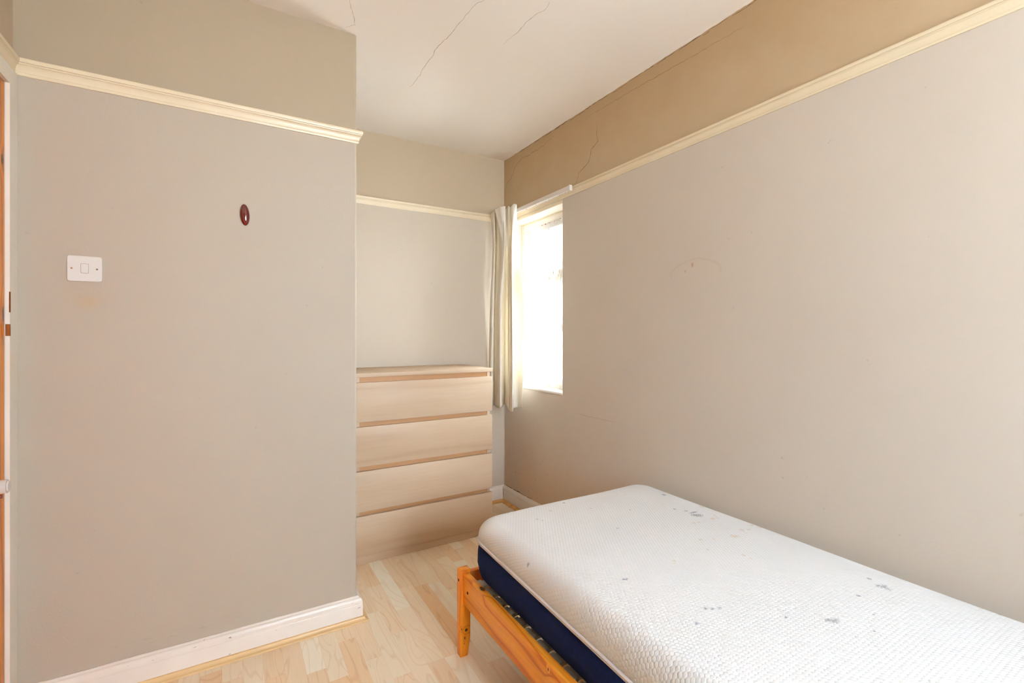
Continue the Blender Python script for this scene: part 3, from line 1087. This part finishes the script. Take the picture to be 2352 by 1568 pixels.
# ------------------------------------------------------------------ chest of drawers
DX0, DX1, DYf, DYb = 0.5395, 1.3395, 2.495, 2.938
ch = thing('chest_of_drawers', ((DX0 + DX1) / 2, (DYf + DYb) / 2, 0), 'tall pale oak veneer chest of four handleless drawers standing in the alcove', 'chest of drawers')
tp = box('top_panel', (DX0 - .003, DX1 + .003, DYf - .002, DYb, .979, 1.0), MAT['oak'], ch, .0012)
bk = DYf + .020
box('side_panel', (DX0 + .006, DX0 + .024, bk, DYb - .004, 0, .979), MAT['oak'], ch, .001)
box('side_panel', (DX1 - .024, DX1 - .006, bk, DYb - .004, 0, .979), MAT['oak'], ch, .001)
box('back_panel', (DX0 + .024, DX1 - .024, DYb - .010, DYb - .005, .01, .979), MAT['oak_dark'], ch)
for z0, z1 in ((.930, .979), (.700, .745), (.470, .514), (.235, .279)):
    box('cross_rail', (DX0 + .024, DX1 - .024, bk + .006, bk + .024, z0, z1), MAT['oak_dark'], ch)
box('plinth', (DX0 + .006, DX1 - .006, DYf + .012, bk + .012, 0, .050), MAT['oak'], ch, .001)
DZs = [(.744, .951), (.513, .719), (.278, .487), (.045, .2535)]
for k, (z0, z1) in enumerate(DZs):
    d = obj('drawer', *multi([(DX0 + .030, DX0 + .042, bk - .001, DYb - .04, z0 + .02, z1 - .04), (DX1 - .042, DX1 - .030, bk - .001, DYb - .04, z0 + .02, z1 - .04),
                              (DX0 + .042, DX1 - .042, DYb - .052, DYb - .04, z0 + .02, z1 - .04), (DX0 + .042, DX1 - .042, bk, DYb - .052, z0 + .025, z0 + .03)]), MAT['oak_dark'], ch)
    fr = box('drawer_front', (DX0, DX1, DYf, DYf + .0185, z0, z1), MAT['oak'], d, .0012)

# ------------------------------------------------------------------ bed
bed = thing('bed_frame', (1.19, 0.62, 0), 'orange varnished pine single bed frame with slats along the right wall', 'bed')
BX0, BX1 = 0.723, 1.664
BYf, BYn = 1.627, -0.39


def post(x0, x1, y0, y1, zt, inner):
    """leg plank, narrowing over the last 7 cm on its inner side"""
    c = .010
    xs = (x0, x1 - c) if inner > 0 else (x0 + c, x1)
    V = []
    for z, a, b in ((0, xs[0], xs[1]), (.070, x0, x1), (zt, x0, x1)):
        V += [(a, y0, z), (b, y0, z), (b, y1, z), (a, y1, z)]
    F = [(0, 3, 2, 1), (8, 9, 10, 11)]
    for k in (0, 4):
        F += [(k + i, k + (i + 1) % 4, k + (i + 1) % 4 + 4, k + i + 4) for i in range(4)]
    o = obj('post', V, F, MAT['pine_post'], bed)
    bevel(o, .0014, 2)
    return o


p1 = post(BX0, BX0 + .041, 1.596, BYf, .323, 1)
post(BX1 - .041, BX1, 1.596, BYf, .323, -1)
post(BX0, BX0 + .041, BYn, BYn + .031, .323, 1)
post(BX1 - .041, BX1, BYn, BYn + .031, .323, -1)
cyl('bolt_hole', (BX0 - .0006, 1.611, .283), 'X', .0042, .003, MAT['hole'], p1, 16, 1.2)
sr = box('side_rail', (0.7335, 0.7600, BYn + .031, 1.596, .197, .308), MAT['pine'], bed, .003)
cyl('bolt_hole', (.7329, 1.556, .257), 'X', .0048, .003, MAT['hole'], sr, 16, 1.1)
box('side_rail', (BX1 - .037, BX1 - .0105, BYn + .031, 1.596, .197, .308), MAT['pine'], bed, .003)
MAT['pine_x'] = wood_mat('honey_pine_end_rail', PM_, lin(206, 112, 32), PD, 0, 1.0, (), 0.36, 0.6, 20.0)
box('end_rail', (BX0 + .041, BX1 - .041, 1.6045, 1.6265, .197, .306), MAT['pine_x'], bed, .003)
box('end_rail', (BX0 + .041, BX1 - .041, BYn + .004, BYn + .028, .197, .314), MAT['pine_x'], bed, .003)
box('slat_support', (.7602, .783, BYn + .04, 1.590, .222, .266), MAT['pine'], bed, .002)
box('slat_support', (BX1 - .060, BX1 - .0372, BYn + .04, 1.590, .222, .266), MAT['pine'], bed, .002)
yy = 1.530
slat_me = cap_me = None
while yy > BYn + .06:
    if slat_me is None:
        s = box('slat', (.768, BX1 - .045, yy, yy + .046, .2665, .2760), MAT['slat'], bed, .003)
        c1 = box('slat_cap', (.7625, .800, yy - .003, yy + .049, .2662, .2805), MAT['cap'], s, .0045, 3)
        slat_me, cap_me, ys = s.data, c1.data.copy(), yy
        c1.data.materials[0] = MAT['plastic']
        c1['label'] = 'white end cap'
    else:
        s = bpy.data.objects.new('slat', slat_me)
        COL.objects.link(s)
        s.parent = bed
        s.location = (0, yy - ys, 0)
        c1 = bpy.data.objects.new('slat_cap', cap_me)
        COL.objects.link(c1)
        c1.parent = s
    yy -= .0668

# ------------------------------------------------------------------ mattress
def quilt_mat():
    m = M('white_quilted_knit', 0.8, 0.2)
    uv = m.n('ShaderNodeUVMap', uv_map='UVMap').outputs[0]
    U = m.sep(uv)
    a, b = 0.0115, 0.0185

    def cell(off):
        x = m.math('ADD', m.math('DIVIDE', U[0], b), off)
        y = m.math('ADD', m.math('DIVIDE', U[1], a), off)
        x = m.math('SUBTRACT', m.math('FRACT', x), 0.5)
        y = m.math('SUBTRACT', m.math('FRACT', y), 0.5)
        x = m.math('MULTIPLY', x, 1.62)
        return m.math('ADD', m.math('MULTIPLY', x, x), m.math('MULTIPLY', y, y))
    d = m.math('MINIMUM', cell(0.0), cell(0.5))
    h = m.ramp(d, 0.30, 0.0, 'SMOOTHERSTEP')
    p = m.pos()
    fine = m.noise(p, 900.0, 2)
    base = m.mix(m.ramp(m.noise(p, 3.0, 3), 0.3, 0.7), lin(236, 238, 240), lin(232, 234, 236))
    at = m.n('ShaderNodeVertexColor', layer_name='stain')
    c = m.mix(1.0, base, at.outputs['Color'], 'MULTIPLY')
    m.col(c)
    m.bump(m.math('ADD', h, m.math('MULTIPLY', fine, 0.15)), 0.34, 0.0022)
    return m.m


def navy_mat():
    m = M('navy_mattress_fabric', 0.9, 0.15)
    p = m.pos()
    n = m.noise(m.mapping(p, (60, 60, 420)), 1.0, 3, 0.7)
    c = m.mix(m.ramp(n, 0.3, 0.75), lin(7, 16, 50), lin(14, 36, 92))
    lint = m.noise(p, 75.0, 2, 0.3)
    c = m.mix(m.ramp(lint, 0.80, 0.84, hi=0.6), c, lin(130, 140, 170))
    m.col(c)
    m.b.inputs['Sheen Weight'].default_value = 0.06
    m.b.inputs['Sheen Tint'].default_value = (0.3, 0.45, 0.9, 1)
    m.bump(n, 0.25, 0.001)
    return m.m


MX0, MX1, MY0, MY1 = 0.7715, 1.6555, -0.30, 1.6000
mcx, mcy = (MX0 + MX1) / 2, (MY0 + MY1) / 2
ma = thing('mattress', (mcx, mcy, 0.277), 'white honeycomb knit mattress with navy blue sides and small stains', 'mattress')


def rr(hw, hl, r, step):
    """rounded rectangle outline (fixed topology): points, outward normals"""
    r = max(r, 0.0004)
    P, Nn = [], []
    nl = NL
    nw = NW
    nc = 14
    for (sx, sy, a0) in ((1, 1, 0), (-1, 1, 90), (-1, -1, 180), (1, -1, 270)):
        cx, cy = sx * (hw - r), sy * (hl - r)
        for k in range(nc + 1):
            a = math.radians(a0 + 90 * k / nc)
            P.append((cx + r * math.cos(a), cy + r * math.sin(a)))
            Nn.append((math.cos(a), math.sin(a)))
        # straight run to the next corner
        a = math.radians(a0 + 90)
        nx, ny = round(math.cos(a)), round(math.sin(a))
        sx2, sy2 = {(1, 1): (-1, 1), (-1, 1): (-1, -1), (-1, -1): (1, -1), (1, -1): (1, 1)}[(sx, sy)]
        e0 = (cx + r * math.cos(a), cy + r * math.sin(a))
        e1 = (sx2 * (hw - r) + r * nx, sy2 * (hl - r) + r * ny)
        n = nw if ny != 0 else nl
        for k in range(1, n):
            f = k / n
            P.append((e0[0] + (e1[0] - e0[0]) * f, e0[1] + (e1[1] - e0[1]) * f))
            Nn.append((nx, ny))
    return np.array(P), np.array(Nn, dtype=float)


NL, NW = 480, 220
HW, HL = (MX1 - MX0) / 2, (MY1 - MY0) / 2
ZT = 0.524
RC = 0.075            # plan corner radius


def seam_z(y):
    return 0.4415 - 0.030 * np.clip((1.6 - y) / 0.85, 0, 1.15)


rings, UVs = [], []
# profile of the white cover: (inset from the outline, height fraction); arc length runs outwards from the flat top
RR_, SQ = 0.055, 0.045
prof = []
n_arc = 22
for k in range(n_arc + 1):
    a = PI / 2 * k / n_arc
    prof.append((RR_ * (1 - math.sin(a)) * 1.0, 'arc', math.cos(a)))
arc_len = [0.0]
step = 0.0045
insets = []
d = HW - 0.00005
while d > RR_ + 1e-6:
    insets.append(d)
    d -= step
V = []
UVv = []
for d in insets:                      # flat top, centre outwards
    P, Nn = rr(HW - d, HL - d, RC - d + 0.03 if RC - d + .03 > 0 else 0, 0)
    x, yv = P[:, 0] + mcx, P[:, 1] + mcy
    edge = np.clip(1 - (d - RR_) / 0.22, 0, 1)
    z = ZT - 0.006 * edge ** 2 + 0.0015 * np.sin(x * 9 + yv * 3) + 0.0012 * np.sin(yv * 7.0 + 1)
    V.append(np.stack([x, yv, z], 1))
    UVv.append(np.stack([yv, x], 1))
Pf, Nf = rr(HW - RR_, HL - RR_, RC - RR_ + 0.03, 0)
base_uv = np.stack([Pf[:, 1] + mcy, Pf[:, 0] + mcx], 1)
zb0 = ZT - 0.006
acc = 0.0
last = None
for k in range(0, n_arc + 1):
    a = PI / 2 * k / n_arc
    ins = RR_ * (1 - math.sin(a))
    P, Nn = rr(HW - ins, HL - ins, RC - ins + 0.03 * (1 - math.sin(a)), 0)
    x, yv = P[:, 0] + mcx, P[:, 1] + mcy
    zt = zb0 + 0.0015 * np.sin(x * 9 + yv * 3) * math.cos(a) + 0.0012 * np.sin(yv * 7.0 + 1) * math.cos(a)
    zm = seam_z(yv) + 0.018
    z = zm + (zt - zm) * math.cos(a)
    cur_p = (ins, (zb0 - 0.45) * math.cos(a))
    if last is not None:
        acc += math.hypot(cur_p[0] - last[0], cur_p[1] - last[1])
    last = cur_p
    V.append(np.stack([x, yv, z], 1))
    UVv.append(base_uv + np.stack([Nf[:, 1], Nf[:, 0]], 1) * acc)
for k in range(1, 4):
    P, Nn = rr(HW - 0.0006 * k, HL - 0.0006 * k, RC, 0)
    x, yv = P[:, 0] + mcx, P[:, 1] + mcy
    z = seam_z(yv) + 0.018 - 0.006 * k
    acc += 0.006
    V.append(np.stack([x, yv, z], 1))
    UVv.append(base_uv + np.stack([Nf[:, 1], Nf[:, 0]], 1) * acc)
NP = V[0].shape[0]
NR = len(V)
VV = np.concatenate(V).astype(np.float64)
UU = np.concatenate(UVv).astype(np.float32)


def grid_mesh(name, VV, NR, NP, mat, parent, off):
    me = bpy.data.meshes.new(name)
    i = np.arange(NP)
    j = (i + 1) % NP
    quads = []
    for r in range(NR - 1):
        quads.append(np.stack([r * NP + i, (r + 1) * NP + i, (r + 1) * NP + j, r * NP + j], 1))
    Q = np.concatenate(quads).astype(np.int32)
    me.vertices.add(len(VV))
    me.vertices.foreach_set('co', (VV - np.array(off)).astype(np.float32).ravel())
    me.loops.add(Q.size)
    me.loops.foreach_set('vertex_index', Q.ravel())
    me.polygons.add(len(Q))
    me.polygons.foreach_set('loop_start', np.arange(0, Q.size, 4, dtype=np.int32))
    me.polygons.foreach_set('use_smooth', np.ones(len(Q), dtype=bool))
    me.update(calc_edges=True)
    me.validate()
    me.materials.append(mat)
    o = bpy.data.objects.new(name, me)
    COL.objects.link(o)
    o.parent = parent
    return o, Q


mo = tuple(ma['_o'])
cover, Q = grid_mesh('quilted_cover', VV, NR, NP, quilt_mat(), ma, mo)
ul = cover.data.uv_layers.new(name='UVMap')
idx = np.empty(len(cover.data.loops), dtype=np.int32)
cover.data.loops.foreach_get('vertex_index', idx)
ul.data.foreach_set('uv', UU[idx].ravel())
# stains on the knit: tan drips, grey smudges
spots = [(0.935, 0.958, 0.0067, 0.004, 'g'), (0.928, 0.962, 0.004, 0.003, 'g'), (1.005, 0.755, 0.006, 0.005, 'g'), (1.018, 0.745, 0.004, 0.004, 'g'),
         (1.036, 0.738, 0.006, 0.003, 'g'), (0.937, 0.728, 0.0042, 0.0040, 'g'), (1.14, 0.633, 0.0048, 0.0036, 'g'), (1.224, 0.566, 0.014, 0.0085, 'G'), (1.212, 0.575, 0.008, 0.006, 'G'),
         (1.391, 0.587, 0.0045, 0.0051, 'g'), (1.508, 0.577, 0.0150, 0.0060, 'G'), (1.498, 0.586, 0.010, 0.005, 'G'), (1.503, 0.566, 0.006, 0.009, 'G'), (1.522, 0.616, 0.0050, 0.0050, 'g'),
         (1.503, 1.160, 0.018, 0.014, 'G'), (1.49, 1.172, 0.012, 0.010, 'G'), (1.513, 1.190, 0.022, 0.006, 'g'), (1.500, 1.215, 0.012, 0.005, 'G'), (1.478, 1.250, 0.006, 0.006, 'g'), (1.579, 1.391, 0.0072, 0.010, 'g'), (1.151, 1.529, 0.0045, 0.008, 'g'),
         (0.783, 1.223, 0.003, 0.0058, 'g'), (0.959, 1.434, 0.003, 0.0045, 'g'), (0.968, 1.419, 0.003, 0.004, 'g'), (1.611, 0.379, 0.0045, 0.0051, 'g'),
         (1.20, 1.42, .003, .004, 'g'), (1.32, 1.33, .003, .004, 'g'), (1.05, 1.48, .003, .004, 'g'), (1.15, 1.22, .003, .003, 'g'), (1.33, 0.53, .003, .003, 'g'), (1.26, .50, .003, .003, 'g'),
         (1.523, 1.114, 0.0103, 0.0080, 't'), (1.423, 1.117, 0.0067, 0.0070, 't'), (1.445, 1.113, 0.0050, 0.0070, 't'), (1.519, 0.995, 0.0086, 0.0110, 't'),
         (1.546, 0.987, 0.0075, 0.0070, 't'), (1.506, 0.973, 0.0036, 0.0070, 't'), (1.442, 0.974, 0.0110, 0.0130, 't'), (1.458, 0.969, 0.0072, 0.0060, 't'),
         (1.321, 1.011, 0.0067, 0.0070, 't'), (1.362, 0.991, 0.0045, 0.0070, 't'), (1.279, 0.953, 0.005, 0.0070, 't'), (1.341, 0.872, 0.0054, 0.0080, 't'),
         (1.339, 0.848, 0.0045, 0.0060, 't'), (1.596, 1.007, 0.0090, 0.0080, 't'), (1.608, 0.985, 0.0110, 0.0110, 't'), (1.13, 0.956, 0.0036, 0.0080, 't'),
         (1.546, 1.11, 0.005, 0.0080, 't'), (1.56, 1.13, .005, .007, 't'), (1.60, 1.22, .006, .012, 't'), (1.12, .945, .004, .005, 't'), (1.61, .80, .006, .012, 't')]
colr = {'g': (0.46, 0.50, 0.60), 'G': (0.60, 0.61, 0.63), 't': (0.93, 0.84, 0.75)}
x, yv = VV[:, 0], VV[:, 1]
SC_ = np.ones((len(VV), 4), dtype=np.float32)
wob = 0.28 * np.sin(x * 640 + yv * 420) * np.sin(yv * 560 - x * 300) + 0.30 * np.sin(x * 520 - yv * 610)
for sx, sy, ra, rb, kk in spots:
    sel = np.where((abs(x - sx) < .05) & (abs(yv - sy) < .05) & (VV[:, 2] > .47))[0]
    dd = np.sqrt(((x[sel] - sx) / (ra * .95)) ** 2 + ((yv[sel] - sy) / (rb * .85)) ** 2) + wob[sel] * (1.0 if kk == 'G' else .6)
    k = np.clip((1.25 - dd) / 0.5, 0, 1)[:, None]
    SC_[sel, :3] = SC_[sel, :3] * (1 - k) + SC_[sel, :3] * np.array(colr[kk]) * k
ca = cover.data.color_attributes.new('stain', 'FLOAT_COLOR', 'POINT')
ca.data.foreach_set('color', SC_.ravel())

# navy base
NLs, NWs = NL, NW
NL, NW = 60, 28
rings = []
for ins, fz in [(0.0016, 1.0), (0.0012, 0.93), (-0.002, 0.75), (-0.003, 0.5), (0.0, 0.40), (0.004, 0.27), (0.011, 0.16), (0.021, 0.075), (0.035, 0.02), (0.055, 0.0), (0.25, 0.0), (HW - .001, 0.0)]:
    P, Nn = rr(HW - ins, HL - ins, max(RC - max(ins, 0), .0), 0)
    xx, y2 = P[:, 0] + mcx, P[:, 1] + mcy
    zs_ = seam_z(y2) + .001
    zbot = 0.2815
    z = zbot + (zs_ - zbot) * fz
    rings.append(np.stack([xx, y2, z], 1))
base, _ = grid_mesh('navy_base', np.concatenate(rings), len(rings), rings[0].shape[0], navy_mat(), ma, mo)
# double piping in the seam
for nm, dz, out, rad in (('piping', .0035, .0022, .0042), ('piping', -.0030, .0016, .0032)):
    rings = []
    P, Nn = rr(HW, HL, RC, 0)
    for k in range(9):
        a = 2 * PI * k / 8
        xx = P[:, 0] + Nn[:, 0] * (out + rad * math.cos(a)) + mcx
        y2 = P[:, 1] + Nn[:, 1] * (out + rad * math.cos(a)) + mcy
        rings.append(np.stack([xx, y2, seam_z(y2) + dz - rad * math.sin(a)], 1))
    grid_mesh(nm, np.concatenate(rings), 9, rings[0].shape[0], plain('lilac_white_piping', lin(226, 220, 222), .6), ma, mo)

# ------------------------------------------------------------------ light switch
sw = thing('light_switch', (-0.4215, YC, 1.4165), 'white square plastic light switch with one rocker on the left wall', 'light switch')


def rplate(name, cx, cz_, w, h, r, y0, y1, mat, parent, bev=0.0015):
    pts = []
    for sx, sz, a0 in ((1, 1, 0), (-1, 1, 90), (-1, -1, 180), (1, -1, 270)):
        for k in range(7):
            a = math.radians(a0 + 90 * k / 6)
            pts.append((cx + sx * (w / 2 - r) + r * math.cos(a), cz_ + sz * (h / 2 - r) + r * math.sin(a)))
    n = len(pts)
    V = [(x_, y1, z_) for x_, z_ in pts] + [(x_, y0 + bev, z_) for x_, z_ in pts] + \
        [(cx + (x_ - cx) * (1 - 2 * bev / w), y0, cz_ + (z_ - cz_) * (1 - 2 * bev / h)) for x_, z_ in pts]
    F = [tuple(range(n)), tuple(range(3 * n - 1, 2 * n - 1, -1))]
    for k in (0, n):
        F += [(k + i, k + n + i, k + n + (i + 1) % n, k + (i + 1) % n) for i in range(n)]
    o = obj(name, V, F, mat, parent)
    bm = bmesh.new()
    bm.from_mesh(o.data)
    bmesh.ops.recalc_face_normals(bm, faces=bm.faces)
    bm.to_mesh(o.data)
    bm.free()
    return o


rplate('plate', -0.4215, 1.4165, .0875, .0830, .006, YC - .0065, YC - .0002, MAT['plastic'], sw)
rplate('rocker_surround', -0.4215, 1.4175, .0205, .0320, .003, YC - .0068, YC - .0060, MAT['groove'], sw, .0002)
rplate('rocker', -0.4215, 1.4175, .0185, .0298, .0026, YC - .0085, YC - .0062, MAT['plastic'], sw, .0008)
for sx in (-.4535, -.3905):
    cyl('screw', (sx, YC - .0078, 1.4165), 'Y', .0031, .0018, MAT['chrome'], sw, 16)
    o = box('screw_slot', (sx - .0026, sx + .0026, YC - .0080, YC - .0077, 1.4160, 1.4170), MAT['hole'], sw)

# ------------------------------------------------------------------ red oval hook
hk = thing('wall_hook', (0.034, YC, 1.6535), 'glossy dark red oval knob fixed high on the left wall', 'hook')
V, F = [], []
nu_, nv_ = 32, 14
for j in range(nv_ + 1):
    a = PI / 2 * j / nv_
    r_, hgt = math.cos(a) ** 0.85, math.sin(a)
    for i in range(nu_):
        t = 2 * PI * i / nu_
        dx, dz = 0.0162 * r_ * math.cos(t), 0.0405 * r_ * math.sin(t)
        dx -= 0.055 * dz
        V.append((0.034 + dx, YC - .001 - 0.013 * hgt, 1.6535 + dz))
for j in range(nv_):
    for i in range(nu_):
        F.append((j * nu_ + i, j * nu_ + (i + 1) % nu_, (j + 1) * nu_ + (i + 1) % nu_, (j + 1) * nu_ + i))
F.append(tuple(range(nu_ - 1, -1, -1)))
o = obj('knob', V, F, MAT['red'], hk, smooth=True)
bm = bmesh.new()
bm.from_mesh(o.data)
bmesh.ops.remove_doubles(bm, verts=bm.verts, dist=1e-6)
bmesh.ops.recalc_face_normals(bm, faces=bm.faces)
bm.to_mesh(o.data)
bm.free()
cyl('backplate', (0.034, YC - .0022, 1.6535), 'Y', .0115, .0022, MAT['chrome'], hk, 24, 2.6)

# ------------------------------------------------------------------ globe of the added fill lamp (unseen, behind the viewer)
gl_m = M('fill_globe_glow', 0.3)
t1 = gl_m.n('ShaderNodeBsdfTransparent')
e1 = gl_m.n('ShaderNodeEmission')
e1.inputs['Strength'].default_value = 1.2
mx1 = gl_m.n('ShaderNodeMixShader')
mx1.inputs[0].default_value = 0.5
gl_m.l(t1.outputs[0], mx1.inputs[1])
gl_m.l(e1.outputs[0], mx1.inputs[2])
gl_m.l(mx1.outputs[0], gl_m.t.nodes['Material Output'].inputs[0])
lt = thing('fill_lamp', (FILL_POS[0], FILL_POS[1], FILL_POS[2]), 'added unseen globe fill lamp hanging behind the viewer', 'lamp')
bm = bmesh.new()
bmesh.ops.create_uvsphere(bm, u_segments=28, v_segments=16, radius=0.13)
me = bpy.data.meshes.new('fill_globe')
bm.to_mesh(me)
bm.free()
me.materials.append(gl_m.m)
for p in me.polygons:
    p.use_smooth = True
go = bpy.data.objects.new('fill_globe', me)
COL.objects.link(go)
go.parent = lt
cyl('fill_lamp_cap', (FILL_POS[0], FILL_POS[1], FILL_POS[2] + .122), 'Z', .03, .05, MAT['plastic'], lt, 20, 1, .004)
cyl('fill_lamp_cord', (FILL_POS[0], FILL_POS[1], FILL_POS[2] + .17), 'Z', .003, H - FILL_POS[2] - .19, MAT['plastic'], lt, 8)
cyl('fill_lamp_rose', (FILL_POS[0], FILL_POS[1], H - .022), 'Z', .04, .0218, MAT['plastic'], lt, 24, 1, .004)

for o in list(bpy.data.objects):
    if '_o' in o:
        del o['_o']
